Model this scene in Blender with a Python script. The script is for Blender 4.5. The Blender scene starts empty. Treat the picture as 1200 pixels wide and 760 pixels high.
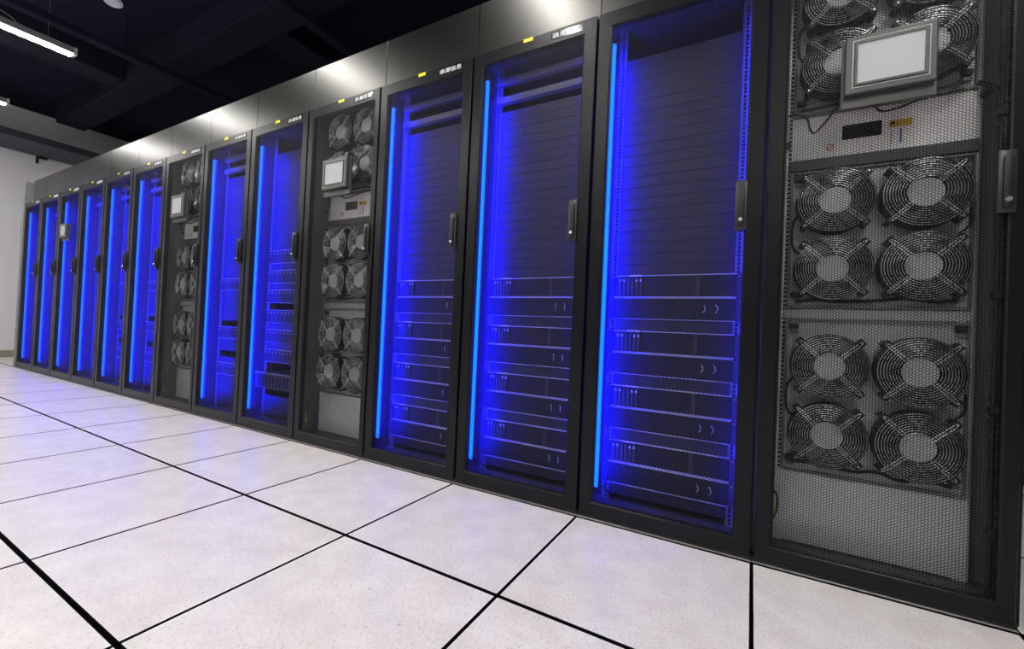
import bpy, bmesh, math, random
from mathutils import Vector, Matrix
import numpy as np

random.seed(7)
SC = bpy.context.scene
COL = SC.collection
PI = math.pi

# ------------------------------------------------------------------ camera
cam_d = bpy.data.cameras.new('camera')
cam = bpy.data.objects.new('camera', cam_d)
COL.objects.link(cam)
RIGHT = Vector((0.8719212, 0.4875665, 0.0450811))
DOWN = Vector((0.0330693, 0.0332216, -0.9989008))
FWD = Vector((-0.4885282, 0.8724536, 0.0128431))
UP, BACK = -DOWN, -FWD
CAM = Vector((-0.022525, -1.621656, 0.717787))
cam.matrix_world = Matrix(((RIGHT.x, UP.x, BACK.x, CAM.x), (RIGHT.y, UP.y, BACK.y, CAM.y),
                           (RIGHT.z, UP.z, BACK.z, CAM.z), (0, 0, 0, 1)))
cam_d.sensor_fit = 'HORIZONTAL'
cam_d.sensor_width = 36.0
cam_d.lens = 36.0 * 502.905 / 1200.0
cam_d.clip_start = 0.01
cam_d.clip_end = 100
SC.camera = cam

# ------------------------------------------------------------------ world, exposure, light strengths
w = bpy.data.worlds.new('world'); SC.world = w; w.use_nodes = True
w.node_tree.nodes['Background'].inputs[0].default_value = (0.02, 0.02, 0.025, 1)
w.node_tree.nodes['Background'].inputs[1].default_value = 0.1
SC.view_settings.view_transform = 'Standard'
SC.view_settings.look = 'None'
SC.view_settings.exposure = 0.0
SC.view_settings.gamma = 1.0
SC.view_settings.use_curve_mapping = False
SC.cycles.use_denoising = True
SC.cycles.max_bounces = 8
SC.cycles.diffuse_bounces = 4
LAMP_STRENGTH = 80.0                 # ceiling tubes
LED_COLOR = (0.01, 0.50, 6.0)        # blue strips in the doors: frosted front
LED_FILL = (0.06, 0.06, 245.0)       # unseen emitters added behind the strip and right frame to light the interior
LED_STRENGTH = 1.0

# ------------------------------------------------------------------ materials
MATS = {}
def mat(name, color, rough=0.5, metal=0.0, spec=0.5, var=0.0, scale=40.0, stretch=(1, 1, 1), bump=0.0,
        rvar=0.0, emit=None, coat=0.0, aniso=None):
    m = bpy.data.materials.new(name); m.use_nodes = True
    nt = m.node_tree; b = nt.nodes['Principled BSDF']
    b.inputs['Base Color'].default_value = (*color, 1)
    b.inputs['Roughness'].default_value = rough
    b.inputs['Metallic'].default_value = metal
    b.inputs['Specular IOR Level'].default_value = spec
    b.inputs['Coat Weight'].default_value = coat
    if emit:
        b.inputs['Emission Color'].default_value = (*emit[0], 1)
        b.inputs['Emission Strength'].default_value = emit[1]
    if var or bump or rvar:
        tc = nt.nodes.new('ShaderNodeTexCoord'); mp = nt.nodes.new('ShaderNodeMapping')
        mp.inputs['Scale'].default_value = stretch
        nz = nt.nodes.new('ShaderNodeTexNoise'); nz.inputs['Scale'].default_value = scale
        nz.inputs['Detail'].default_value = 4
        nt.links.new(tc.outputs['Object'], mp.inputs[0]); nt.links.new(mp.outputs[0], nz.inputs['Vector'])
        if var:
            mx = nt.nodes.new('ShaderNodeMix'); mx.data_type = 'RGBA'
            mx.inputs['A'].default_value = (*[max(0, c * (1 - var)) for c in color], 1)
            mx.inputs['B'].default_value = (*[min(1, c * (1 + var)) for c in color], 1)
            nt.links.new(nz.outputs['Fac'], mx.inputs['Factor'])
            nt.links.new(mx.outputs['Result'], b.inputs['Base Color'])
        if rvar:
            mr = nt.nodes.new('ShaderNodeMapRange')
            mr.inputs['To Min'].default_value = max(0.02, rough - rvar); mr.inputs['To Max'].default_value = rough + rvar
            nt.links.new(nz.outputs['Fac'], mr.inputs['Value']); nt.links.new(mr.outputs[0], b.inputs['Roughness'])
        if bump:
            bp = nt.nodes.new('ShaderNodeBump'); bp.inputs['Strength'].default_value = bump
            bp.inputs['Distance'].default_value = 0.002
            nt.links.new(nz.outputs['Fac'], bp.inputs['Height']); nt.links.new(bp.outputs[0], b.inputs['Normal'])
    MATS[name] = m
    return m

mat('door_paint', (0.0055, 0.0065, 0.0085), 0.33, 0.0, spec=0.26, var=0.08, scale=300, rvar=0.04)
mat('header_metal', (0.080, 0.081, 0.076), 0.30, 1.0, var=0.05, scale=12, stretch=(14, 1, 0.4), rvar=0.008)
mat('mesh_paint', (0.006, 0.006, 0.008), 0.5, 0.0, spec=0.25, var=0.05, scale=200)
mat('inner_dark', (0.055, 0.055, 0.06), 0.55, var=0.1, scale=30)
mat('rail_metal', (0.20, 0.20, 0.21), 0.45, 0.2, var=0.08, scale=80)
mat('zinc', (0.66, 0.66, 0.68), 0.42, 0.25, var=0.06, scale=120)
mat('fan_plate', (0.50, 0.50, 0.53), 0.42, 0.25, var=0.06, scale=90)
mat('white_panel', (0.84, 0.83, 0.83), 0.45, 0.0, var=0.03, scale=60)
mat('black_plastic', (0.006, 0.006, 0.007), 0.5, var=0.1, scale=60)
mat('blade_plastic', (0.006, 0.006, 0.007), 0.5, var=0.1, scale=60)
mat('chrome_wire', (0.62, 0.62, 0.64), 0.36, 0.9, rvar=0.05, scale=200)
mat('hub_label', (0.46, 0.46, 0.48), 0.4, 0.3, var=0.25, scale=160)
mat('blank_panel', (0.034, 0.033, 0.042), 0.48, 0.1, var=0.06, scale=40, stretch=(1, 1, 4))
mat('bar_metal', (0.17, 0.17, 0.185), 0.45, 0.3, var=0.06, scale=60)
mat('server_black', (0.014, 0.014, 0.018), 0.45, 0.1, var=0.12, scale=60)
mat('server_vent', (0.017, 0.017, 0.022), 0.5, 0.2, var=0.5, scale=500, bump=0.4)
mat('server_lip', (0.62, 0.62, 0.66), 0.35, 0.4, var=0.06, scale=100)
mat('drive_grey', (0.055, 0.055, 0.065), 0.4, 0.2, var=0.15, scale=90)
mat('handle_black', (0.030, 0.030, 0.032), 0.36, var=0.05, scale=100)
mat('lock_chrome', (0.82, 0.82, 0.80), 0.25, 0.9, rvar=0.04, scale=100)
mat('bezel_grey', (0.060, 0.063, 0.060), 0.38, var=0.04, scale=100)
mat('bezel_line', (0.48, 0.48, 0.47), 0.35, var=0.04, scale=100)
mat('screen_glass', (0.36, 0.37, 0.38), 0.38, var=0.02, scale=10, emit=((0.85, 0.88, 0.93), 0.10))
mat('plate_gloss', (0.012, 0.012, 0.014), 0.10, coat=0.4, rvar=0.03, scale=20)
mat('letter_white', (0.80, 0.80, 0.82), 0.3, var=0.03, scale=60)
mat('label_yellow', (1.0, 0.86, 0.0), 0.45, var=0.05, scale=200)
mat('label_amber', (0.62, 0.38, 0.03), 0.45, var=0.25, scale=300)
mat('mark_red', (0.55, 0.06, 0.06), 0.5, var=0.1, scale=200)
mat('mark_blue', (0.10, 0.12, 0.35), 0.5, var=0.1, scale=200)
mat('ground_wire', (0.35, 0.50, 0.05), 0.45, var=0.3, scale=120)
mat('joint_black', (0.003, 0.003, 0.004), 0.8, spec=0.1, var=0.2, scale=50)
mat('plinth', (0.010, 0.011, 0.014), 0.5, var=0.1, scale=50)
mat('alu_trim', (0.30, 0.30, 0.29), 0.4, 0.7, var=0.05, scale=60)
mat('ceiling_black', (0.0062, 0.0085, 0.024), 0.8, spec=0.2, var=0.35, scale=1.2)
mat('beam_dark', (0.009, 0.011, 0.025), 0.8, spec=0.2, var=0.25, scale=3)
mat('soffit_grey', (0.062, 0.058, 0.078), 0.7, var=0.2, scale=3)
mat('wall_paint', (0.80, 0.80, 0.83), 0.7, var=0.04, scale=4, bump=0.05)
mat('wall_dark', (0.14, 0.14, 0.155), 0.7, var=0.05, scale=4, bump=0.05)
mat('end_grey', (0.20, 0.21, 0.205), 0.45, var=0.05, scale=30)
mat('baseboard_paint', (0.30, 0.27, 0.22), 0.55, var=0.1, scale=10)
mat('lamp_body', (0.34, 0.33, 0.32), 0.45, 0.3, var=0.05, scale=40)
mat('lamp_tube', (0.9, 0.9, 0.9), 0.4, emit=((1.0, 0.962, 0.925), LAMP_STRENGTH))
mat('detector_white', (0.70, 0.70, 0.76), 0.4, var=0.03, scale=60)
mat('cable_tan', (0.30, 0.24, 0.14), 0.5, var=0.1, scale=60)
_led = mat('led_blue', (0.0, 0.0, 0.0), 0.5)
_b = _led.node_tree.nodes['Principled BSDF']
_b.inputs['Emission Color'].default_value = (*LED_COLOR, 1)
_b.inputs['Emission Strength'].default_value = LED_STRENGTH

_led = mat('led_diode', (0.0, 0.0, 0.0), 0.5)
_b = _led.node_tree.nodes['Principled BSDF']
_b.inputs['Emission Color'].default_value = (*LED_FILL, 1)
_b.inputs['Emission Strength'].default_value = LED_STRENGTH

_led = mat('led_diode_dim', (0.0, 0.0, 0.0), 0.5)
_b = _led.node_tree.nodes['Principled BSDF']
_b.inputs['Emission Color'].default_value = (*LED_FILL, 1)
_b.inputs['Emission Strength'].default_value = LED_STRENGTH * 0.55

def floor_material():
    m = bpy.data.materials.new('floor_laminate'); m.use_nodes = True
    nt = m.node_tree; b = nt.nodes['Principled BSDF']; N = nt.nodes.new; L = nt.links.new
    geo = N('ShaderNodeNewGeometry'); info = N('ShaderNodeObjectInfo')
    n1 = N('ShaderNodeTexNoise'); n1.inputs['Scale'].default_value = 165; n1.inputs['Detail'].default_value = 5
    n1.inputs['Roughness'].default_value = 0.7
    mp = N('ShaderNodeMapping'); mp.inputs['Scale'].default_value = (1.0, 0.55, 1)
    mp.inputs['Rotation'].default_value = (0, 0, 0.5)
    L(geo.outputs['Position'], mp.inputs[0]); L(mp.outputs[0], n1.inputs['Vector'])
    r1 = N('ShaderNodeValToRGB')
    r1.color_ramp.elements[0].position = 0.31; r1.color_ramp.elements[0].color = (0.56, 0.53, 0.51, 1)
    r1.color_ramp.elements[1].position = 0.47; r1.color_ramp.elements[1].color = (0.85, 0.815, 0.80, 1)
    L(n1.outputs['Fac'], r1.inputs[0])
    n2 = N('ShaderNodeTexNoise'); n2.inputs['Scale'].default_value = 9; n2.inputs['Detail'].default_value = 3
    L(geo.outputs['Position'], n2.inputs['Vector'])
    r2 = N('ShaderNodeValToRGB')
    r2.color_ramp.elements[0].position = 0.35; r2.color_ramp.elements[0].color = (0.90, 0.89, 0.89, 1)
    r2.color_ramp.elements[1].position = 0.65; r2.color_ramp.elements[1].color = (1, 1, 1, 1)
    L(n2.outputs['Fac'], r2.inputs[0])
    mx = N('ShaderNodeMix'); mx.data_type = 'RGBA'; mx.blend_type = 'MULTIPLY'; mx.inputs['Factor'].default_value = 1
    L(r1.outputs[0], mx.inputs['A']); L(r2.outputs[0], mx.inputs['B'])
    # sparse dark flecks and scuffs
    n3 = N('ShaderNodeTexNoise'); n3.inputs['Scale'].default_value = 55; n3.inputs['Detail'].default_value = 2
    L(geo.outputs['Position'], n3.inputs['Vector'])
    r3 = N('ShaderNodeValToRGB')
    r3.color_ramp.elements[0].position = 0.745; r3.color_ramp.elements[0].color = (1, 1, 1, 1)
    r3.color_ramp.elements[1].position = 0.79; r3.color_ramp.elements[1].color = (0.45, 0.42, 0.40, 1)
    L(n3.outputs['Fac'], r3.inputs[0])
    m3 = N('ShaderNodeMix'); m3.data_type = 'RGBA'; m3.blend_type = 'MULTIPLY'; m3.inputs['Factor'].default_value = 1
    L(mx.outputs['Result'], m3.inputs['A']); L(r3.outputs[0], m3.inputs['B'])
    # faint tile-to-tile difference
    mr = N('ShaderNodeMapRange'); mr.inputs['To Min'].default_value = 0.965; mr.inputs['To Max'].default_value = 1.02
    L(info.outputs['Random'], mr.inputs['Value'])
    m4 = N('ShaderNodeMix'); m4.data_type = 'RGBA'; m4.blend_type = 'MULTIPLY'; m4.inputs['Factor'].default_value = 1
    L(m3.outputs['Result'], m4.inputs['A']); L(mr.outputs[0], m4.inputs['B'])
    L(m4.outputs['Result'], b.inputs['Base Color'])
    b.inputs['Roughness'].default_value = 0.30
    b.inputs['Specular IOR Level'].default_value = 0.5
    bp = N('ShaderNodeBump'); bp.inputs['Strength'].default_value = 0.10; bp.inputs['Distance'].default_value = 0.001
    L(n1.outputs['Fac'], bp.inputs['Height']); L(bp.outputs[0], b.inputs['Normal'])
    MATS['floor_laminate'] = m
floor_material()

# ------------------------------------------------------------------ mesh helpers
class MB:
    """collects shapes into one bmesh"""
    def __init__(s): s.bm = bmesh.new()
    def box(s, x0, x1, y0, y1, z0, z1, bevel=0.0, seg=1):
        bm = s.bm
        v = [bm.verts.new((x, y, z)) for x in (x0, x1) for y in (y0, y1) for z in (z0, z1)]
        fs = [(0, 1, 3, 2), (4, 6, 7, 5), (0, 4, 5, 1), (2, 3, 7, 6), (0, 2, 6, 4), (1, 5, 7, 3)]
        faces = [bm.faces.new([v[i] for i in f]) for f in fs]
        if bevel:
            es = list({e for f in faces for e in f.edges})
            bmesh.ops.bevel(bm, geom=es, offset=bevel, segments=seg, affect='EDGES', profile=0.5)
        return s
    def cyl(s, c, r, axis, length, n=20, r2=None):
        """cylinder or cone frustum from c along axis (a unit letter) by length"""
        r2 = r if r2 is None else r2
        A = {'x': (Vector((1, 0, 0)), Vector((0, 1, 0)), Vector((0, 0, 1))),
             'y': (Vector((0, 1, 0)), Vector((0, 0, 1)), Vector((1, 0, 0))),
             'z': (Vector((0, 0, 1)), Vector((1, 0, 0)), Vector((0, 1, 0)))}[axis]
        c = Vector(c); bm = s.bm
        r0 = [bm.verts.new(c + r * (math.cos(2 * PI * i / n) * A[1] + math.sin(2 * PI * i / n) * A[2])) for i in range(n)]
        e = c + A[0] * length
        r1 = [bm.verts.new(e + r2 * (math.cos(2 * PI * i / n) * A[1] + math.sin(2 * PI * i / n) * A[2])) for i in range(n)]
        bm.faces.new(r0); bm.faces.new(r1)
        for i in range(n): bm.faces.new((r0[i], r0[(i + 1) % n], r1[(i + 1) % n], r1[i]))
        return s
    def tube(s, pts, r, n=6, closed=False):
        bm = s.bm; pts = [Vector(p) for p in pts]; m = len(pts); rings = []
        for i, p in enumerate(pts):
            a = pts[(i - 1) % m] if (closed or i) else p
            b = pts[(i + 1) % m] if (closed or i < m - 1) else p
            t = (b - a).normalized()
            ref = Vector((0, 1, 0)) if abs(t.y) < 0.9 else Vector((0, 0, 1))
            u = t.cross(ref).normalized(); v = t.cross(u)
            rings.append([bm.verts.new(p + r * (math.cos(2 * PI * k / n) * u + math.sin(2 * PI * k / n) * v)) for k in range(n)])
        for i in range(m if closed else m - 1):
            A, B = rings[i], rings[(i + 1) % m]
            for k in range(n): bm.faces.new((A[k], A[(k + 1) % n], B[(k + 1) % n], B[k]))
        if not closed:
            bm.faces.new(rings[0]); bm.faces.new(rings[-1])
        return s
    def ring(s, c, ro, ri, y0, y1, n=32):
        """flat-walled annulus, axis y"""
        bm = s.bm; c = Vector(c); P = []
        for r, y in ((ro, y0), (ro, y1), (ri, y1), (ri, y0)):
            P.append([bm.verts.new(c + Vector((r * math.cos(2 * PI * i / n), y, r * math.sin(2 * PI * i / n)))) for i in range(n)])
        for q in range(4):
            A, B = P[q], P[(q + 1) % 4]
            for i in range(n): bm.faces.new((A[i], A[(i + 1) % n], B[(i + 1) % n], B[i]))
        return s
    def mesh(s, name, material, smooth=False, angle=40):
        bmesh.ops.recalc_face_normals(s.bm, faces=s.bm.faces)
        me = bpy.data.meshes.new(name); s.bm.to_mesh(me); s.bm.free()
        me.materials.append(MATS[material])
        if smooth:
            me.polygons.foreach_set('use_smooth', [True] * len(me.polygons))
            me.set_sharp_from_angle(angle=math.radians(angle))
        return me

def spline(pts, n=8):
    P = [Vector(p) for p in pts]; P = [P[0] * 2 - P[1]] + P + [P[-1] * 2 - P[-2]]; out = []
    for i in range(1, len(P) - 2):
        for k in range(n):
            t = k / n
            a, b, c, d = P[i - 1], P[i], P[i + 1], P[i + 2]
            out.append(0.5 * ((2 * b) + (c - a) * t + (2 * a - 5 * b + 4 * c - d) * t * t + (3 * b - a - 3 * c + d) * t ** 3))
    out.append(P[-2]); return out

def obj(name, me, parent=None, loc=(0, 0, 0), rot=(0, 0, 0), label=None):
    o = bpy.data.objects.new(name, me); COL.objects.link(o)
    o.parent = parent; o.location = loc; o.rotation_euler = rot
    if label: o['label'] = label
    return o
def empty(name, loc=(0, 0, 0), rot=(0, 0, 0)):
    o = bpy.data.objects.new(name, None); COL.objects.link(o)
    o.empty_display_size = 0.05; o.location = loc; o.rotation_euler = rot
    return o
def tag(o, label, cat, group=None):
    o['label'] = label; o['category'] = cat
    if group: o['group'] = group
    return o
def struct(o):
    o['kind'] = 'structure'; return o
def bx(name, material, *a, **k):
    return MB().box(*a, **k).mesh(name, material)

# ------------------------------------------------------------------ the room
XW, XR, YB, YF, ZC = -9.4, 3.6, 3.2, -6.6, 3.62
floor = struct(obj('floor', bx('floor', 'joint_black', XW, XR, YF, YB, -0.25, -0.019)))
TW, JX, JY = 0.6, 0.008, 0.011
tile_me = MB().box(-TW / 2 + JX / 2, TW / 2 - JX / 2, -TW / 2 + JY / 2, TW / 2 - JY / 2, -0.02, 0.0, bevel=0.0012).mesh('floor_tile', 'floor_laminate')
def black_edges(me):
    me.materials.append(MATS['joint_black'])
    for p in me.polygons:
        if p.normal.z < 0.9: p.material_index = 1
black_edges(tile_me)
for r in range(11):
    for c in range(-16, 6):
        cx = c * TW + TW / 2; cy = -0.006 - TW * r - TW / 2
        if cx - TW / 2 < XW - 0.25 or cx + TW / 2 > XR + 0.01: continue
        if cx - TW / 2 < XW:
            continue
        obj('floor_tile', tile_me, floor, (cx, cy, 0))
# cut column of tiles along the left wall, tiles beside the end of the row
cut = MB().box(0, 0.4 - JX, -TW / 2 + JY / 2, TW / 2 - JY / 2, -0.02, 0.0, bevel=0.0012).mesh('cut_tile', 'floor_laminate')
black_edges(cut)
for r in range(-3, 11):
    obj('floor_tile', cut, floor, (XW + 0.001, -0.006 - TW * r - TW / 2, 0))
for r in range(-3, 0):
    for c in (-15, -14):
        obj('floor_tile', tile_me, floor, (c * TW + TW / 2, -0.006 - TW * r - TW / 2, 0))
    for c in (1, 2, 3, 4):
        obj('floor_tile', tile_me, floor, (c * TW + TW / 2, -0.006 - TW * r - TW / 2, 0))

struct(obj('wall_left', bx('wall_left', 'wall_paint', XW - 0.2, XW, YF, YB, -0.25, ZC)))
struct(obj('wall_right', bx('wall_right', 'wall_dark', XR, XR + 0.2, YF, YB, -0.25, ZC)))
struct(obj('wall_back', bx('wall_back', 'wall_paint', XW - 0.2, XR + 0.2, YB, YB + 0.2, -0.25, ZC)))
struct(obj('wall_front', bx('wall_front', 'wall_dark', XW - 0.2, XR + 0.2, YF - 0.2, YF, -0.25, ZC)))
struct(obj('ceiling', bx('ceiling', 'ceiling_black', XW - 0.2, XR + 0.2, YF - 0.2, YB + 0.2, ZC, ZC + 0.2)))
struct(obj('baseboard_left', bx('baseboard_left', 'baseboard_paint', XW, XW + 0.014, YF, YB, 0.0, 0.1, bevel=0.003)))
# dropped bulkhead along the left wall and beams under the slab
struct(obj('trim_1', bx('bulkhead', 'soffit_grey', XW, -8.65, YF, YB, 2.985, 3.08, bevel=0.004)))
struct(obj('trim_2', bx('beam', 'beam_dark', -8.65, XR, 0.42, 0.72, 3.34, ZC, bevel=0.006)))
struct(obj('trim_3', bx('beam', 'beam_dark', -6.75, -6.4, YF, 0.42, 3.38, ZC, bevel=0.006)))
struct(obj('trim_4', bx('beam', 'beam_dark', -4.25, -3.9, 0.72, YB, 3.38, ZC, bevel=0.006)))

# ------------------------------------------------------------------ shared cabinet meshes
W, H = 0.6, 1.9892
ZB = 0.015
U = 0.04445
Z0 = 0.116
RY = 0.130       # rail front face

def door_frame(x0, x1, z0, z1):
    """door leaf: outer 5..595 mm, opening x0..x1 / z0..z1, 28 mm deep, eased edges"""
    bm = bmesh.new()
    X0, X1, Zb, Zt = 0.0055, 0.5945, ZB, H
    prof = []
    def rect(a, b, c, d, y): return [bm.verts.new(p) for p in ((a, y, c), (b, y, c), (b, y, d), (a, y, d))]
    e = 0.0025
    L = [rect(X0, X1, Zb, Zt, 0.028), rect(X0, X1, Zb, Zt, e), rect(X0 + e, X1 - e, Zb + e, Zt - e, 0.0),
         rect(x0 - e, x1 + e, z0 - e, z1 + e, 0.0), rect(x0, x1, z0, z1, e), rect(x0, x1, z0, z1, 0.028)]
    for A, B in zip(L, L[1:] + L[:1]):
        for i in range(4): bm.faces.new((A[i], A[(i + 1) % 4], B[(i + 1) % 4], B[i]))
    bmesh.ops.recalc_face_normals(bm, faces=bm.faces)
    me = bpy.data.meshes.new('door'); bm.to_mesh(me); bm.free()
    me.materials.append(MATS['door_paint']); return me

def perforated(x0, x1, z0, z1, y=0.0035, p=0.0083, k=0.835):
    """sheet with hexagonal holes on a triangular grid, one connected mesh"""
    R = p / math.sqrt(3); dx = 1.5 * R; r = R * k
    ang = np.arange(6) * PI / 3
    hx, hz = np.cos(ang), np.sin(ang)
    key = {}; V = []; F = []
    def vid(x, z, lim=True):
        x = min(max(x, x0), x1); z = min(max(z, z0), z1)
        q = (round(x * 1e5), round(z * 1e5))
        i = key.get(q)
        if i is None:
            i = key[q] = len(V); V.append((x, y, z))
        return i
    m = 0.0022
    for i in range(int((x1 - x0) / dx) + 3):
        cx = x0 - dx * 0.5 + i * dx
        for j in range(int((z1 - z0) / p) + 3):
            cz = z0 - p * 0.5 + j * p + (p / 2 if i % 2 else 0)
            if cx < x0 - R or cx > x1 + R or cz < z0 - p or cz > z1 + p: continue
            o = [vid(cx + R * a, cz + R * b) for a, b in zip(hx, hz)]
            if x0 + m + r < cx < x1 - m - r and z0 + m + r * .87 < cz < z1 - m - r * .87:
                b0 = len(V)
                for a, b in zip(hx, hz): V.append((cx + r * a, y, cz + r * b))
                for a, b in zip(hx, hz): V.append((cx + r * a, y + 0.0005, cz + r * b))
                for t in range(6):
                    F.append((o[t], o[(t + 1) % 6], b0 + (t + 1) % 6, b0 + t))
                    F.append((b0 + t, b0 + (t + 1) % 6, b0 + 6 + (t + 1) % 6, b0 + 6 + t))
            else:
                q = [o[t] for t in range(6) if o[t] != o[t - 1]]
                q = list(dict.fromkeys(q))
                if len(q) >= 3: F.append(tuple(q))
    me = bpy.data.meshes.new('perforated_sheet'); me.from_pydata(V, [], F); me.update()
    me.validate()
    me.materials.append(MATS['mesh_paint']); return me

OPEN_S = (0.055, 0.545, 0.066, 1.928)
OPEN_F = (0.050, 0.560, 0.062, 1.928)
M = {}
M['door_s'] = door_frame(*OPEN_S); M['door_f'] = door_frame(*OPEN_F)
M['perf_s'] = perforated(OPEN_S[0] - .002, OPEN_S[1] + .002, OPEN_S[2] - .002, OPEN_S[3] + .002)
M['perf_f'] = perforated(OPEN_F[0] - .002, OPEN_F[1] + .002, OPEN_F[2] - .002, OPEN_F[3] + .002)
D = 1.05
M['side'] = bx('side_panel', 'inner_dark', 0.0, 0.014, 0.034, D, 0.02, 1.985, bevel=0.002)
M['back'] = bx('back_panel', 'inner_dark', 0.014, 0.586, D - 0.02, D, 0.02, 1.985)
M['top'] = bx('top_panel', 'inner_dark', 0.0, 0.6, 0.034, D, 1.985, 2.0)
M['bottom'] = bx('bottom_panel', 'inner_dark', 0.014, 0.586, 0.034, D - 0.02, 0.02, 0.045)
M['plinth'] = bx('plinth', 'plinth', 0.001, 0.599, 0.004, D - 0.05, 0.0, 0.02)
M['front_trim'] = bx('floor_trim', 'alu_trim', 0.001, 0.599, -0.004, 0.004, 0.0, 0.0045, bevel=0.001)
M['header'] = bx('header_panel', 'header_metal', 0.0015, 0.5985, 0.033, 0.060, 1.99, 2.256, bevel=0.0018)
M['header_short'] = bx('header_panel', 'header_metal', 0.16, 0.5985, 0.033, 0.060, 1.99, 2.256, bevel=0.0018)
M['header_box'] = bx('header_return', 'inner_dark', 0.16, 0.6, 0.060, 0.09, 1.99, 2.2545)

def post_mesh(material):
    b = MB()
    # L-shaped upright with a column of square holes: flange built from two strips and rungs
    x0, x1, y0, y1 = 0.0585, 0.088, RY, RY + 0.003
    hx0, hx1 = 0.0685, 0.0780
    z = 0.045
    b.box(x0, hx0, y0, y1, 0.045, 1.985); b.box(hx1, x1, y0, y1, 0.045, 1.985)
    n = int((1.985 - 0.045) / (U / 3 * 1.0)); st = (1.985 - 0.045) / n
    for i in range(n):
        b.box(hx0, hx1, y0, y1, 0.045 + i * st, 0.045 + i * st + st * 0.36)
    b.box(x0 - 0.003, x0, y0, RY + 0.06, 0.045, 1.985)
    bmesh.ops.remove_doubles(b.bm, verts=b.bm.verts, dist=1e-5)
    return b.mesh('mounting_rail', material)
M['rail_s'] = post_mesh('rail_metal'); M['rail_f'] = post_mesh('zinc')
M['seal'] = bx('air_seal', 'inner_dark', 0.014, 0.0550, RY + 0.03, RY + 0.033, 0.045, 1.985)
M['side_f'] = bx('side_panel', 'rail_metal', 0.0, 0.014, 0.034, D, 0.02, 1.985, bevel=0.002)
M['seal_f'] = bx('air_seal', 'rail_metal', 0.014, 0.0550, RY + 0.03, RY + 0.033, 0.045, 1.985)

led = MB().box(0.0540, 0.0660, 0.0325, 0.0440, 0.116, 1.876, bevel=0.003, seg=2)
M['led'] = led.mesh('led_strip', 'led_blue', smooth=True)
M['led_base'] = MB().box(0.0520, 0.0680, 0.0445, 0.0480, 0.108, 1.884).mesh('led_channel', 'rail_metal')

M['led_back2'] = MB().box(0.5680, 0.5760, 0.0485, 0.0496, 0.116, 1.876).mesh('diode_row', 'led_diode_dim')  # unseen second emitter behind the right frame, added for the blue glow there
M['led_back'] = MB().box(0.0535, 0.0665, 0.0485, 0.0496, 0.116, 1.876).mesh('diode_row', 'led_diode')  # added emitter that carries the strip's blue light into the cabinet
# swing handle
hb = MB().box(0.0, 0.037, -0.011, 0.003, 0, 0.168, bevel=0.004, seg=2)
M['handle'] = hb.mesh('handle_base', 'handle_black', smooth=True)
hl = MB().box(0.0085, 0.0285, -0.0200, -0.0105, 0.012, 0.150, bevel=0.0045, seg=2)
M['lever'] = hl.mesh('handle_lever', 'black_plastic', smooth=True)
M['lock'] = MB().cyl((0.0185, -0.0200, 0.034), 0.0075, 'y', -0.004, 16, 0.006).mesh('lock_cylinder', 'lock_chrome', smooth=True)
# lock rod with guides behind the door edge
lr = MB().cyl((0.0, 0.020, 0.05), 0.0045, 'z', 1.88, 8)
M['rod'] = lr.mesh('lock_rod', 'black_plastic', smooth=True)
M['guide'] = MB().box(-0.011, 0.011, 0.012, 0.0300, 0, 0.022, bevel=0.002).mesh('rod_guide', 'black_plastic')

M['plate'] = bx('name_plate', 'plate_gloss', 0.398, 0.537, -0.0015, 0.0005, 1.9455, 1.9745, bevel=0.0004)
M['sticker'] = bx('warning_label', 'label_yellow', 0.264, 0.310, -0.0008, 0.0002, 1.9725, 1.9875)
def lettering():
    cu = bpy.data.curves.new('lettering', 'FONT'); cu.body = '\u6d6a\u6f6e\u4fe1\u606f'
    cu.size = 0.03; cu.extrude = 0.0006; cu.resolution_u = 2; cu.offset = 0.0001
    o = bpy.data.objects.new('lettering_tmp', cu); COL.objects.link(o)
    bpy.context.view_layer.update()
    me = bpy.data.meshes.new_from_object(o.evaluated_get(bpy.context.evaluated_depsgraph_get()))
    bpy.data.objects.remove(o); bpy.data.curves.remove(cu)
    c = np.array([v.co[:] for v in me.vertices])
    lo, hi = c.min(0), c.max(0)
    for v in me.vertices:
        x = (v.co.x - lo[0]) / (hi[0] - lo[0]); zz = (v.co.y - lo[1]) / (hi[1] - lo[1])
        v.co = Vector((0.402 + x * 0.131, -0.0016 - v.co.z - 0.0006, 1.9485 + zz * 0.0230))
    me.name = 'lettering'; me.materials.clear(); me.materials.append(MATS['letter_white'])
    return me
M['lettering'] = lettering()

# 1U filler and the pale cross bars
M['blank'] = MB().box(0.0860, 0.5140, RY - 0.0025, RY - 0.0005, 0.0004, U - 0.0004, bevel=0.0006).mesh('blanking_panel', 'blank_panel')
M['bar'] = MB().box(0.075, 0.525, RY - 0.030, RY - 0.0005, 0, 0.031, bevel=0.003, seg=2).mesh('cross_bar', 'bar_metal')
M['cable_loop'] = MB().tube(spline([(0.062, .05, .112), (0.066, .035, .128), (0.085, .035, .126), (0.105, .05, .105), (.11, .09, .075)]), 0.0025, 5).mesh('door_cable', 'black_plastic', smooth=True)

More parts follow.
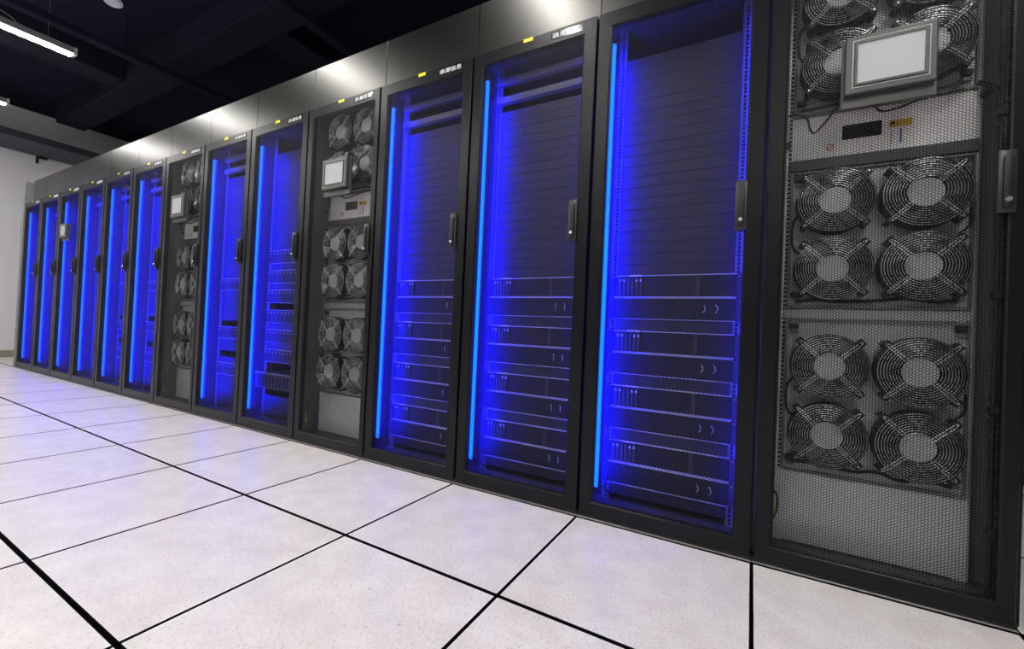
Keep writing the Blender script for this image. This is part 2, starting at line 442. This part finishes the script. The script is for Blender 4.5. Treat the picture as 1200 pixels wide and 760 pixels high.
# touch screen fixed on a door
sb = MB().box(0, 0.218, -0.012, 0.004, 0, 0.213, bevel=0.003, seg=2)
M['screen_bracket'] = sb.mesh('screen_bracket', 'bezel_grey')
sf = MB().box(0.006, 0.212, -0.034, -0.0118, 0.033, 0.207, bevel=0.004, seg=2)
M['screen_body'] = sf.mesh('screen_housing', 'bezel_grey')
def frame_rect(x0, x1, z0, z1, t, y0, y1):
    b = MB()
    vs = []
    for (a, c, e, f, y) in ((x0, x1, z0, z1, y1), (x0, x1, z0, z1, y0), (x0 + t, x1 - t, z0 + t, z1 - t, y0), (x0 + t, x1 - t, z0 + t, z1 - t, y1)):
        vs.append([b.bm.verts.new(p) for p in ((a, y, e), (c, y, e), (c, y, f), (a, y, f))])
    for A, B in zip(vs, vs[1:] + vs[:1]):
        for i in range(4): b.bm.faces.new((A[i], A[(i + 1) % 4], B[(i + 1) % 4], B[i]))
    return b
M['screen_line'] = frame_rect(0.022, 0.196, 0.050, 0.192, 0.0022, -0.0352, -0.0335).mesh('screen_trim', 'bezel_line')
M['screen_inner'] = frame_rect(0.0275, 0.1905, 0.0555, 0.1865, 0.0065, -0.0385, -0.0335).mesh('screen_bezel', 'bezel_grey')
M['screen'] = bx('screen', 'screen_glass', 0.034, 0.184, -0.0352, -0.0335, 0.062, 0.180)

# ------------------------------------------------------------------ fans
def guard_mesh():
    b = MB(); y = -0.060
    for i in range(9):
        r = 0.0455 + i * 0.0068
        yy = y + (0.004 if i > 6 else 0)
        b.tube([(r * math.cos(2 * PI * k / 40), yy, r * math.sin(2 * PI * k / 40)) for k in range(40)], 0.0010, 5, closed=True)
    for a in (PI / 4, 3 * PI / 4, 5 * PI / 4, 7 * PI / 4):
        d = Vector((math.cos(a), 0, math.sin(a))); n = Vector((-math.sin(a), 0, math.cos(a)))
        for s in (-1, 1):
            pts = [d * 0.030 + n * 0.004 * s + Vector((0, y - 0.001, 0)), d * 0.104 + n * 0.004 * s + Vector((0, y - 0.001, 0)),
                   d * 0.116 + n * 0.0025 * s + Vector((0, y + 0.006, 0))]
            b.tube(pts, 0.0014, 6)
    return b.mesh('wire_guard', 'chrome_wire', smooth=True, angle=60)
def housing_mesh():
    b = MB()
    b.ring((0, 0, 0), 0.1040, 0.0985, -0.055, 0.0, 40)
    b.cyl((0, -0.003, 0), 0.0990, 'y', 0.0025, 40)
    for a in (PI / 4, 3 * PI / 4, 5 * PI / 4, 7 * PI / 4):
        c, s = math.cos(a), math.sin(a)
        q = MB().box(0.100, 0.1215, -0.0545, -0.047, -0.011, 0.011)
        bmesh.ops.rotate(q.bm, verts=q.bm.verts, cent=(0, 0, 0), matrix=Matrix.Rotation(-a, 3, 'Y'))
        t = bpy.data.meshes.new('t'); q.bm.to_mesh(t); q.bm.free(); b.bm.from_mesh(t); bpy.data.meshes.remove(t)
        q = MB().box(0.100, 0.1215, -0.047, 0.0, -0.008, 0.008)
        bmesh.ops.rotate(q.bm, verts=q.bm.verts, cent=(0, 0, 0), matrix=Matrix.Rotation(-a, 3, 'Y'))
        t = bpy.data.meshes.new('t'); q.bm.to_mesh(t); q.bm.free(); b.bm.from_mesh(t); bpy.data.meshes.remove(t)
    return b.mesh('fan', 'black_plastic', smooth=True)
def impeller_mesh():
    b = MB(); b.cyl((0, -0.046, 0), 0.036, 'y', 0.040, 24)
    for k in range(7):
        a0 = 2 * PI * k / 7; rows = []
        for i in range(5):
            r = 0.034 + i * 0.0148; row = []
            for j in range(4):
                t = j / 3; a = a0 + (t - 0.5) * 0.80 + i * 0.05
                row.append(b.bm.verts.new((r * math.cos(a), -0.040 + t * 0.030, r * math.sin(a))))
            rows.append(row)
        for i in range(4):
            for j in range(3):
                b.bm.faces.new((rows[i][j], rows[i + 1][j], rows[i + 1][j + 1], rows[i][j + 1]))
    return b.mesh('impeller', 'blade_plastic', smooth=True)
M['fan'] = housing_mesh(); M['guard'] = guard_mesh(); M['impeller'] = impeller_mesh()
M['hub'] = MB().cyl((0, -0.0470, 0), 0.0425, 'y', -0.0045, 32, 0.0410).mesh('fan_hub', 'hub_label')
M['screw'] = MB().cyl((0, -0.0545, 0), 0.0045, 'y', -0.004, 10, 0.0032).mesh('screw', 'lock_chrome', smooth=True)

PW0, PW1 = 0.0755, 0.5345
def module_plate(h):
    b = MB().box(PW0, PW1, -0.004, -0.0006, 0, h, bevel=0.001)
    return b.mesh('module_plate', 'fan_plate')
def module_rim(h):
    return frame_rect(PW0 + 0.002, PW1 - 0.002, 0.002, h - 0.002, 0.006, -0.014, -0.0042).mesh('module_rim', 'rail_metal')
def bead(mid, amp, z0, x0=0.10, x1=0.50):
    """slack cable sagging along the bottom of a module"""
    pts = []
    for i in range(8):
        x = x0 + (x1 - x0) * i / 7
        pts.append((x, -0.012 - 0.006 * (i % 2), z0 + amp * random.uniform(-1, 1)))
    return spline(pts, 5)
CABLES = []
for k in range(3):
    CABLES.append(MB().tube(bead(0, 0.007, 0.024 + 0.004 * k), 0.0052, 6).mesh('cable_bundle', 'black_plastic', smooth=True))
M['side_cable'] = MB().tube(spline([(0.12, -.012, .33), (0.088, -.014, .29), (0.086, -.014, .22), (0.10, -.012, .19), (0.13, -.01, .17)], 6), 0.0035, 6).mesh('lead', 'black_plastic', smooth=True)
M['side_cable2'] = MB().tube(spline([(0.48, -.012, .19), (0.50, -.014, .225), (0.522, -.014, .25), (0.525, -.012, .30)], 6), 0.0035, 6).mesh('lead', 'black_plastic', smooth=True)
M['plug'] = MB().box(-0.013, 0.013, -0.020, -0.0018, -0.008, 0.008, bevel=0.002).mesh('connector', 'black_plastic')
M['plug2'] = MB().box(-0.012, 0.012, -0.014, -0.0018, -0.006, 0.006, bevel=0.0015).mesh('connector_clip', 'rail_metal')

def fan_module(x0, z0, h, fans, label, group, k=0):
    e = empty('fan_module', (x0, RY, z0))
    tag(e, label, 'fan module', group)
    key = ('plate', round(h, 3))
    if key not in M:
        M[key] = module_plate(h); M[('rim', round(h, 3))] = module_rim(h)
    obj('module_plate', M[key], e); obj('module_rim', M[('rim', round(h, 3))], e)
    for fx, fz in fans:
        f = obj('fan', M['fan'], e, (fx, -0.0042, fz - z0))
        obj('wire_guard', M['guard'], f); obj('impeller', M['impeller'], f, rot=(0, random.uniform(0, 6), 0))
        obj('fan_hub', M['hub'], f)
        for a in (PI / 4, 3 * PI / 4, 5 * PI / 4, 7 * PI / 4):
            obj('screw', M['screw'], f, (0.1145 * math.cos(a), 0, 0.1145 * math.sin(a)))
    obj('cable_bundle', CABLES[k % 3], e, (0, -0.003, 0))
    obj('lead', M['side_cable'], e, (0, -0.003, 0)); obj('lead', M['side_cable2'], e, (0, -0.003, 0))
    for px, pz in ((0.100, h - 0.025), (0.510, h - 0.020), (0.100, 0.045), (0.505, 0.05)):
        obj('connector', M['plug'], e, (px, -0.0025, pz)); obj('connector_clip', M['plug2'], e, (px + 0.002, -0.0025, pz - 0.018))
    return e

# ------------------------------------------------------------------ servers (2U)
SX0, SX1, SH = 0.0600, 0.5400, 2 * U
M['srv_body'] = MB().box(0.0890, 0.5110, RY - 0.001, RY + 0.60, 0.003, SH - 0.003).mesh('chassis', 'server_black')
M['srv_face'] = MB().box(0.0780, 0.5220, RY - 0.006, RY - 0.0008, 0.004, SH - 0.004, bevel=0.0008).mesh('front_plate', 'server_vent')
M['srv_lip_t'] = MB().box(0.0780, 0.5220, RY - 0.0105, RY - 0.001, SH - 0.0045, SH - 0.001, bevel=0.0008).mesh('top_lip', 'server_lip')
M['srv_lip_b'] = MB().box(0.0780, 0.5220, RY - 0.0105, RY - 0.001, 0.001, 0.0035, bevel=0.0008).mesh('bottom_lip', 'server_lip')
M['ear'] = MB().box(0.0, 0.0172, RY - 0.0075, RY - 0.0005, 0.002, SH - 0.002, bevel=0.0012).mesh('rack_ear', 'drive_grey')
M['bay'] = MB().box(0.0, 0.0125, RY - 0.0115, RY - 0.0055, 0.010, SH - 0.012, bevel=0.0012).mesh('drive_bay', 'drive_grey')
M['latch'] = MB().box(0.0025, 0.0100, RY - 0.0135, RY - 0.0110, SH - 0.026, SH - 0.016, bevel=0.001).mesh('drive_latch', 'server_lip')
M['divider'] = MB().box(0.385, 0.400, RY - 0.0105, RY - 0.0055, 0.006, SH - 0.006, bevel=0.001).mesh('centre_divider', 'drive_grey')
M['hook'] = MB().tube(spline([(0, RY - .006, .032), (0.006, RY - .016, .038), (0.008, RY - .018, .046), (0.006, RY - .016, .054), (0, RY - .006, .060)], 4), 0.0016, 5).mesh('pull_hook', 'server_lip', smooth=True)
M['ear_screw'] = MB().cyl((0.0, RY - 0.0072, 0), 0.0042, 'y', -0.003, 10, 0.0032).mesh('thumb_screw', 'lock_chrome')
M['badge'] = MB().box(0.135, 0.188, RY - 0.0118, RY - 0.010, SH - 0.0052, SH + 0.0006).mesh('label_strip', 'letter_white')

def server(x0, z, kind, label, group):
    e = empty('server', (x0, 0, z)); tag(e, label, 'server', group)
    obj('chassis', M['srv_body'], e); obj('front_plate', M['srv_face'], e)
    obj('top_lip', M['srv_lip_t'], e); obj('bottom_lip', M['srv_lip_b'], e)
    for ex in (SX0, SX1 - 0.0172):
        obj('rack_ear', M['ear'], e, (ex, 0, 0))
        obj('thumb_screw', M['ear_screw'], e, (ex + 0.0086, 0, SH - 0.012))
    if kind == 'bays':
        for i in range(6):
            b = obj('drive_bay', M['bay'], e, (0.094 + i * 0.0165, 0, 0))
            if i in (0, 1, 4, 5): obj('drive_latch', M['latch'], b)
        obj('centre_divider', M['divider'], e)
        obj('label_strip', M['badge'], e)
    elif kind == 'plain':
        for hx in (0.415, 0.457): obj('pull_hook', M['hook'], e, (hx, 0, 0))
    else:
        for i in range(22):
            b = obj('drive_bay', M['bay'], e, (0.0875 + i * 0.0193, 0, 0))
            if i % 2 == 0: obj('drive_latch', M['latch'], b)
    return e

# ------------------------------------------------------------------ cabinets
def cabinet_shell(n, x0, label, group, fan=False, header='header'):
    e = empty('cooling_cabinet' if fan else 'server_cabinet', (x0, 0, 0))
    tag(e, label, 'cabinet', group)
    sp = M['side_f' if fan else 'side']
    obj('side_panel', sp, e); obj('side_panel', sp, e, (0.586, 0, 0))
    obj('back_panel', M['back'], e); obj('top_panel', M['top'], e); obj('bottom_panel', M['bottom'], e)
    obj('plinth', M['plinth'], e); obj('floor_trim', M['front_trim'], e)
    hp = obj('header_panel', M[header], e)
    obj('header_return', M['header_box'], hp)
    r = M['rail_f' if fan else 'rail_s']
    obj('mounting_rail', r, e)
    q = obj('mounting_rail', r, e, (0.6, 0, 0)); q.scale = (-1, 1, 1)
    s = M['seal_f' if fan else 'seal']
    obj('air_seal', s, e); obj('air_seal', s, e, (0.531, 0, 0))
    d = obj('door', M['door_f' if fan else 'door_s'], e)
    obj('perforated_sheet', M['perf_f' if fan else 'perf_s'], d)
    hx = 0.533 if fan else 0.5125
    obj('handle_base', M['handle'], d, (hx, 0, 1.085)); obj('handle_lever', M['lever'], d, (hx, 0, 1.085), label='black swing lever')
    obj('lock_cylinder', M['lock'], d, (hx, 0, 1.085), label='chrome lock cylinder')
    rx = 0.552 if fan else 0.560
    obj('lock_rod', M['rod'], d, (rx, 0.014, 0))
    for gz in (0.22, 0.55, 0.86, 1.36, 1.72): obj('rod_guide', M['guide'], d, (rx, 0.004, gz))
    if n <= 12:
        obj('name_plate', M['plate'], d, label='glossy dark name plate')
        obj('lettering', M['lettering'], d, label='white raised lettering')
    obj('warning_label', M['sticker'], d, label='small yellow warning label')
    return e, d

def touch_screen(e, x, z, light=False):
    h = obj('touch_screen', M['screen_bracket'], e, (x, 0, z), label='grey touch screen fixed to the door')
    for nm, k in (('screen_housing', 'screen_body'), ('screen_trim', 'screen_line'), ('screen_bezel', 'screen_inner'), ('screen', 'screen')):
        obj(nm, M[k], h)
    return h

WHERE = {13: 'blue cabinet next to the nearest fan cabinet', 12: 'second blue cabinet from the nearest fan cabinet',
         11: 'third blue cabinet from the nearest fan cabinet', 9: 'blue cabinet just beyond the middle fan cabinet',
         8: 'blue cabinet just before the farthest fan cabinet', 6: 'first blue cabinet past the farthest fan cabinet',
         5: 'second blue cabinet past the farthest fan cabinet'}
CABLABEL = {13: 'black mesh-door cabinet with blue light strip, next to the nearest fan cabinet',
            12: 'black mesh-door cabinet with blue light strip, second from the nearest fan cabinet',
            11: 'black mesh-door cabinet with blue light strip, between middle fan cabinet and nearer blue ones',
            9: 'blue-lit cabinet just beyond the middle fan cabinet, with six stacked servers',
            8: 'blue-lit cabinet just before the farthest fan cabinet, with three spaced servers',
            6: 'blue-lit cabinet first past the farthest fan cabinet',
            5: 'blue-lit cabinet second past the farthest fan cabinet',
            4: 'blue-lit cabinet third past the farthest fan cabinet',
            3: 'blue-lit cabinet with a small pale screen over its light strip',
            2: 'blue-lit cabinet second from the far end of the row',
            1: 'blue-lit cabinet at the far end of the row beside the pale wall'}
BARS = {12, 11, 8, 6, 5, 4, 2}
ORD = ['top', 'second', 'third', 'bottom']

def blue_cabinet(n):
    x0 = -(14 - n) * W
    e, d = cabinet_shell(n, x0, CABLABEL[n], 'blue-lit server cabinets', header='header_short' if n == 1 else 'header')
    obj('led_channel', M['led_base'], d)
    obj('diode_row', M['led_back'], d); obj('diode_row', M['led_back2'], d)
    obj('led_strip', M['led'], d, label='glowing blue light strip')
    used = set()
    G = 'rack servers in the blue cabinets'
    def put(i, kind, label):
        used.update((i, i + 1)); server(x0, Z0 + i * U, kind, label, G)
    if n in (11, 12, 13):
        for g in range(4):
            i = g * 5; o = ORD[3 - g]
            put(i, 'plain', f'lower server of the {o} pair in the {WHERE[n]}')
            put(i + 2, 'bays', f'upper server of the {o} pair in the {WHERE[n]}')
    elif n == 9:
        for j, t in enumerate((24, 21, 18, 15, 12, 9)):
            put(t - 2, 'full', f'{["first", "second", "third", "fourth", "fifth", "sixth"][j]} server from the top in the {WHERE[n]}')
        used.update((15, 6, 2, 3, 4, 5))
    elif n in (8, 6, 5):
        for j, i in enumerate((18, 10, 4)):
            put(i, 'full', f'{["highest", "middle", "lowest"][j]} of the three servers in the {WHERE[n]}')
        used.update((12, 7))
    top = 37 if n in BARS else 39
    for i in range(-1, top):
        if i not in used: obj('blanking_panel', M['blank'], e, (0, 0, Z0 + i * U))
    if n in BARS:
        obj('cross_bar', M['bar'], e, (0, 0, 1.880)); obj('cross_bar', M['bar'], e, (0, 0, 1.790))
    if n >= 8: obj('door_cable', M['cable_loop'], e)
    return e, d

for n in (1, 2, 3, 4, 5, 6, 8, 9, 11, 12, 13):
    e, d = blue_cabinet(n)
    if n == 3:
        s = touch_screen(e, 0.175, 1.44)
        s.scale = (0.92, 1, 0.85)
    if n == 9:
        # deeper appliance standing proud of the rails near the bottom
        a = empty('rack_appliance', (-(14 - 9) * W, 0, 0.262))
        tag(a, 'deep blue-lit appliance low in the cabinet just beyond the middle fan cabinet', 'appliance')
        obj('chassis', bx('appliance_body', 'server_black', 0.0895, 0.5105, 0.075, 0.55, 0.0, 0.100, bevel=0.002), a)
        obj('front_plate', bx('appliance_face', 'drive_grey', 0.0700, 0.5300, 0.070, 0.0755, 0.0, 0.100, bevel=0.001), a)
        obj('rack_ear', bx('appliance_ear', 'drive_grey', 0.0600, 0.0890, 0.0755, RY - 0.0005, 0.002, 0.098), a)
        obj('rack_ear', bx('appliance_ear', 'drive_grey', 0.5110, 0.5400, 0.0755, RY - 0.0005, 0.002, 0.098), a)
        obj('top_lip', bx('appliance_lip', 'server_lip', 0.0700, 0.5300, 0.066, 0.0755, 0.0985, 0.102), a)
        slot = bx('appliance_slot', 'server_vent', 0.0, 0.028, 0.066, 0.0705, 0.012, 0.085, bevel=0.001)
        for i in range(11): obj('drive_bay', slot, a, (0.090 + i * 0.0382, 0, 0))

# fan (cooling) cabinets
M['ctl_plate'] = bx('controller_plate', 'white_panel', PW0, PW1, -0.004, -0.0006, 0, 0.146, bevel=0.001)
M['ctl_win'] = MB().box(0.214, 0.316, -0.006, -0.0015, 0.052, 0.100, bevel=0.002).mesh('display_window', 'plate_gloss')
M['ctl_amber'] = bx('amber_label', 'label_amber', 0.334, 0.390, -0.0030, -0.0015, 0.072, 0.093)
M['ctl_tri'] = MB().cyl((0.3415, -0.0045, 0.084), 0.0085, 'y', 0.0015, 3).mesh('warning_sign', 'black_plastic')
M['ctl_red'] = MB().ring((0.184, 0, 0.034), 0.0110, 0.0080, -0.0030, -0.0015, 20).mesh('stop_ring', 'mark_red')
M['ctl_redbar'] = bx('stop_bar', 'mark_red', 0.179, 0.189, -0.0030, -0.0015, 0.0325, 0.0355)
M['ctl_linr'] = bx('red_line', 'mark_red', 0.3400, 0.3415, -0.0026, -0.0015, 0.020, 0.064)
M['ctl_linb'] = bx('blue_line', 'mark_blue', 0.3600, 0.3660, -0.0026, -0.0015, 0.020, 0.064)
M['ctl_sq'] = bx('switch', 'black_plastic', 0.0, 0.012, -0.005, -0.0015, 0.0, 0.014, bevel=0.001)
M['gap_bar'] = MB().box(PW0 - 0.004, PW1 + 0.004, RY - 0.016, RY - 0.0005, 1.301, 1.3385, bevel=0.003, seg=2).mesh('spacer_bar', 'bezel_grey')
M['gap_bar2'] = MB().box(PW0 - 0.004, PW1 + 0.004, RY - 0.003, RY - 0.0005, 0.801, 0.834, bevel=0.001).mesh('spacer_bar', 'fan_plate')
M['low_sheet'] = MB().box(PW0 - 0.01, PW1 + 0.01, RY - 0.003, RY - 0.0005, 0.050, 0.2845, bevel=0.001).mesh('filler_sheet', 'zinc')
M['knob'] = MB().cyl((0, RY - 0.0005, 0), 0.012, 'y', -0.012, 16, 0.010).mesh('grommet', 'black_plastic', smooth=True)
M['screen_cable'] = MB().tube(spline([(0.040, .09, 1.475), (0.075, .085, 1.487), (0.112, .08, 1.465), (0.122, .075, 1.425), (0.135, .07, 1.408), (0.158, .06, 1.43), (0.19, .03, 1.465), (0.215, .012, 1.47)], 8), 0.0032, 6).mesh('screen_cable', 'black_plastic', smooth=True)
M['screen_cable2'] = MB().tube(spline([(0.27, .02, 1.455), (0.30, .05, 1.436), (0.35, .06, 1.444), (0.39, .08, 1.465), (0.45, .10, 1.478), (0.50, .11, 1.49)], 8), 0.0032, 6).mesh('screen_cable', 'black_plastic', smooth=True)
M['gnd'] = MB().tube(spline([(0.052, .05, .235), (0.066, .045, .215), (0.066, .045, .17), (0.056, .045, .14)], 6), 0.003, 6).mesh('earth_wire', 'black_plastic', smooth=True)
M['gnd2'] = MB().tube(spline([(0.064, .045, .175), (0.056, .045, .150), (0.054, .045, .125), (0.050, .05, .105)], 6), 0.0035, 6).mesh('earth_wire_end', 'ground_wire', smooth=True)
M['hose'] = MB().tube(spline([(0.572, .075, .05), (0.570, .078, .5), (0.573, .072, .9), (0.568, .078, 1.3), (0.560, .085, 1.45), (.530, .11, 1.50)], 8), 0.006, 8).mesh('power_cable', 'black_plastic', smooth=True)

FANWHERE = {14: 'nearest fan cabinet', 10: 'middle fan cabinet', 7: 'farthest fan cabinet'}
FANLABEL = {14: 'nearest fan cabinet, black mesh door with a wide grey touch screen, at the right edge',
            10: 'middle fan cabinet of the row, dark mesh door with a touch screen',
            7: 'farthest fan cabinet, dark mesh door with a small touch screen, between blue ones'}
for n in (14, 10, 7):
    x0 = -(14 - n) * W
    e, d = cabinet_shell(n, x0, FANLABEL[n], 'fan cabinets in the row', fan=True)
    touch_screen(e, 0.190, 1.432)
    obj('spacer_bar', M['gap_bar'], e); obj('spacer_bar', M['gap_bar2'], e); obj('filler_sheet', M['low_sheet'], e)
    obj('grommet', M['knob'], e, (0.062, -0.012, 1.395)); obj('grommet', M['knob'], e, (0.546, -0.012, 1.465))
    obj('screen_cable', M['screen_cable'], e); obj('screen_cable', M['screen_cable2'], e)
    obj('earth_wire', M['gnd'], e); obj('earth_wire_end', M['gnd2'], e, label='yellow-green earth wire')
    obj('power_cable', M['hose'], e)
    g = 'fan modules in the fan cabinets'
    FX = (0.196, 0.415)
    fan_module(x0, 1.487, 0.470, [(x, z) for z in (1.852, 1.632) for x in FX], f'topmost four-fan module behind the screen of the {FANWHERE[n]}', g, 0)
    fan_module(x0, 0.836, 0.463, [(x, z) for z in (1.183, 0.963) for x in FX], f'middle four-fan module below the control plate of the {FANWHERE[n]}', g, 1)
    fan_module(x0, 0.287, 0.512, [(x, z) for z in (0.646, 0.425) for x in FX], f'lowest four-fan module above the filler sheet of the {FANWHERE[n]}', g, 2)
    c = empty('control_plate', (x0, RY, 1.3395))
    tag(c, f'pale control plate with dark display window in the {FANWHERE[n]}', 'control panel', 'control plates in the fan cabinets')
    for nm, k in (('faceplate', 'ctl_plate'), ('display_window', 'ctl_win'), ('amber_label', 'ctl_amber'), ('warning_sign', 'ctl_tri'),
                  ('stop_ring', 'ctl_red'), ('stop_bar', 'ctl_redbar'), ('red_line', 'ctl_linr'), ('blue_line', 'ctl_linb')):
        obj(nm, M[k], c, (0, 0 if k == 'ctl_plate' else -0.0027, 0))

# end panel that closes the row at the far side
ep = empty('row_end_partition', (-7.80, 0, 0))
tag(ep, 'tall grey partition closing the far end of the cabinet row', 'partition')
obj('panel_leaf', bx('end_leaf', 'end_grey', -0.075, -0.002, -0.006, D, 0.0, 2.262, bevel=0.003), ep)
obj('panel_shadow_box', bx('end_inner', 'plinth', -0.0015, 0.158, 0.20, 0.24, 2.002, 2.24), ep)  # dark sheet standing in for the shade in the gap beside the header
er = empty('end_cover', (0.6, 0, 0))
tag(er, 'thin dark side cover on the near end of the row', 'panel')
obj('cover_leaf', bx('cover_leaf', 'door_paint', 0.002, 0.014, 0.034, D, 0.0, 2.25, bevel=0.002), er)

# ------------------------------------------------------------------ ceiling lamps
LZ = 3.0
M['lamp_body'] = MB().box(-0.045, 0.045, -0.62, 0.62, 0.006, 0.062, bevel=0.004).mesh('lamp_housing', 'lamp_body')
M['lamp_tube'] = MB().box(-0.040, 0.040, -0.60, 0.60, 0.0, 0.0055).mesh('diffuser', 'lamp_tube')
M['lamp_cap'] = MB().box(-0.046, 0.046, -0.012, 0.012, -0.002, 0.064, bevel=0.003).mesh('end_cap', 'detector_white')
M['lamp_wire'] = MB().cyl((0, 0, 0.062), 0.002, 'z', ZC - LZ - 0.062, 6).mesh('hanger_wire', 'rail_metal')
M['lamp_cord'] = MB().tube(spline([(0.02, 0.28, .060), (0.025, 0.22, .10), (0.02, 0.10, .13), (0.0, -0.02, .14), (0.0, -0.06, .20), (0.0, -0.06, ZC - LZ)], 8), 0.004, 6).mesh('lamp_cord', 'cable_tan', smooth=True)
M['lamp_box'] = MB().box(-0.02, 0.02, -0.06, 0.06, 0.125, 0.155, bevel=0.004).mesh('cord_connector', 'cable_tan')
LAMPS = [(-7.46, 'far ceiling tube light whose tip shows at the left edge'),
         (-5.43, 'long white ceiling tube light hanging at upper left'),
         (-3.36, 'ceiling tube light mirrored in the header beside the middle fan cabinet'),
         (-1.28, 'ceiling tube light mirrored in the header panels of the nearest blue cabinets'),
         (0.80, 'ceiling tube light above the nearest fan cabinet')]
ROWS = [(lx, -0.87, lab) for lx, lab in LAMPS] + [(lx, y, 'ceiling tube light over the open floor facing the cabinets') for y in (-2.87, -4.87) for lx, _ in LAMPS]
for lx, ly, lab in ROWS:
    e = empty('ceiling_lamp', (lx, ly, LZ)); tag(e, lab, 'lamp', 'ceiling tube lights over the open floor' if ly < -1 else 'ceiling tube lights')
    obj('lamp_housing', M['lamp_body'], e); obj('diffuser', M['lamp_tube'], e)
    obj('end_cap', M['lamp_cap'], e, (0, 0.615, 0)); obj('end_cap', M['lamp_cap'], e, (0, -0.615, 0))
    obj('hanger_wire', M['lamp_wire'], e, (0, 0.45, 0)); obj('hanger_wire', M['lamp_wire'], e, (0, -0.45, 0))
    obj('lamp_cord', M['lamp_cord'], e); obj('cord_connector', M['lamp_box'], e)

# cable ladder under the slab in line with the lamps
for tx, lab in ((-5.43, 'dark ceiling channel running on from the long tube light'), (-3.36, 'dark ceiling channel above the middle fan cabinet')):
    e = empty('ceiling_channel', (tx, 0, 3.20)); tag(e, lab, 'channel', 'dark channels under the ceiling')
    obj('channel_body', bx('channel_body', 'beam_dark', -0.05, 0.05, -1.6, 2.6, 0.0, 0.06, bevel=0.004), e)
    for hy in (-1.3, 0.1, 1.6): obj('hanger_rod', MB().cyl((0, hy, 0.06), 0.006, 'z', ZC - 3.26, 8).mesh('hanger_rod', 'beam_dark'), e)
    
# smoke detector near the top edge, dark dome on the slab, bracket on the wall, conduit
sd = empty('smoke_detector', (-4.50, -0.29, 3.14)); tag(sd, 'round white smoke detector at the top edge of the dark ceiling', 'smoke detector')
obj('detector_body', MB().cyl((0, 0, 0.0), 0.048, 'z', 0.014, 24, 0.062).cyl((0, 0, 0.0141), 0.062, 'z', 0.022, 24, 0.056).mesh('detector_body', 'detector_white', smooth=True), sd)
obj('detector_stem', MB().cyl((0, 0, 0.036), 0.010, 'z', ZC - 3.14 - 0.036, 12).mesh('detector_stem', 'beam_dark'), sd)
dm = empty('dome_camera', (-3.99, 1.06, 3.50)); tag(dm, 'small black dome on the dark ceiling above the row', 'camera')
obj('dome', MB().cyl((0, 0, 0.0), 0.03, 'z', 0.03, 20, 0.055).cyl((0, 0, 0.0301), 0.055, 'z', 0.03, 20, 0.06).mesh('dome', 'black_plastic', smooth=True), dm)
obj('dome_base', MB().cyl((0, 0, 0.06), 0.07, 'z', 0.06, 20).mesh('dome_base', 'black_plastic', smooth=True), dm)
wb = empty('wall_bracket', (XW, 0.44, 2.92)); tag(wb, 'small black bracket high on the pale far wall', 'bracket')
obj('bracket_plate', bx('bracket_plate', 'black_plastic', 0.0, 0.02, -0.03, 0.0, -0.045, 0.06, bevel=0.002), wb)
obj('bracket_arm', bx('bracket_arm', 'black_plastic', 0.0205, 0.07, -0.02, 0.08, 0.03, 0.06, bevel=0.004), wb)
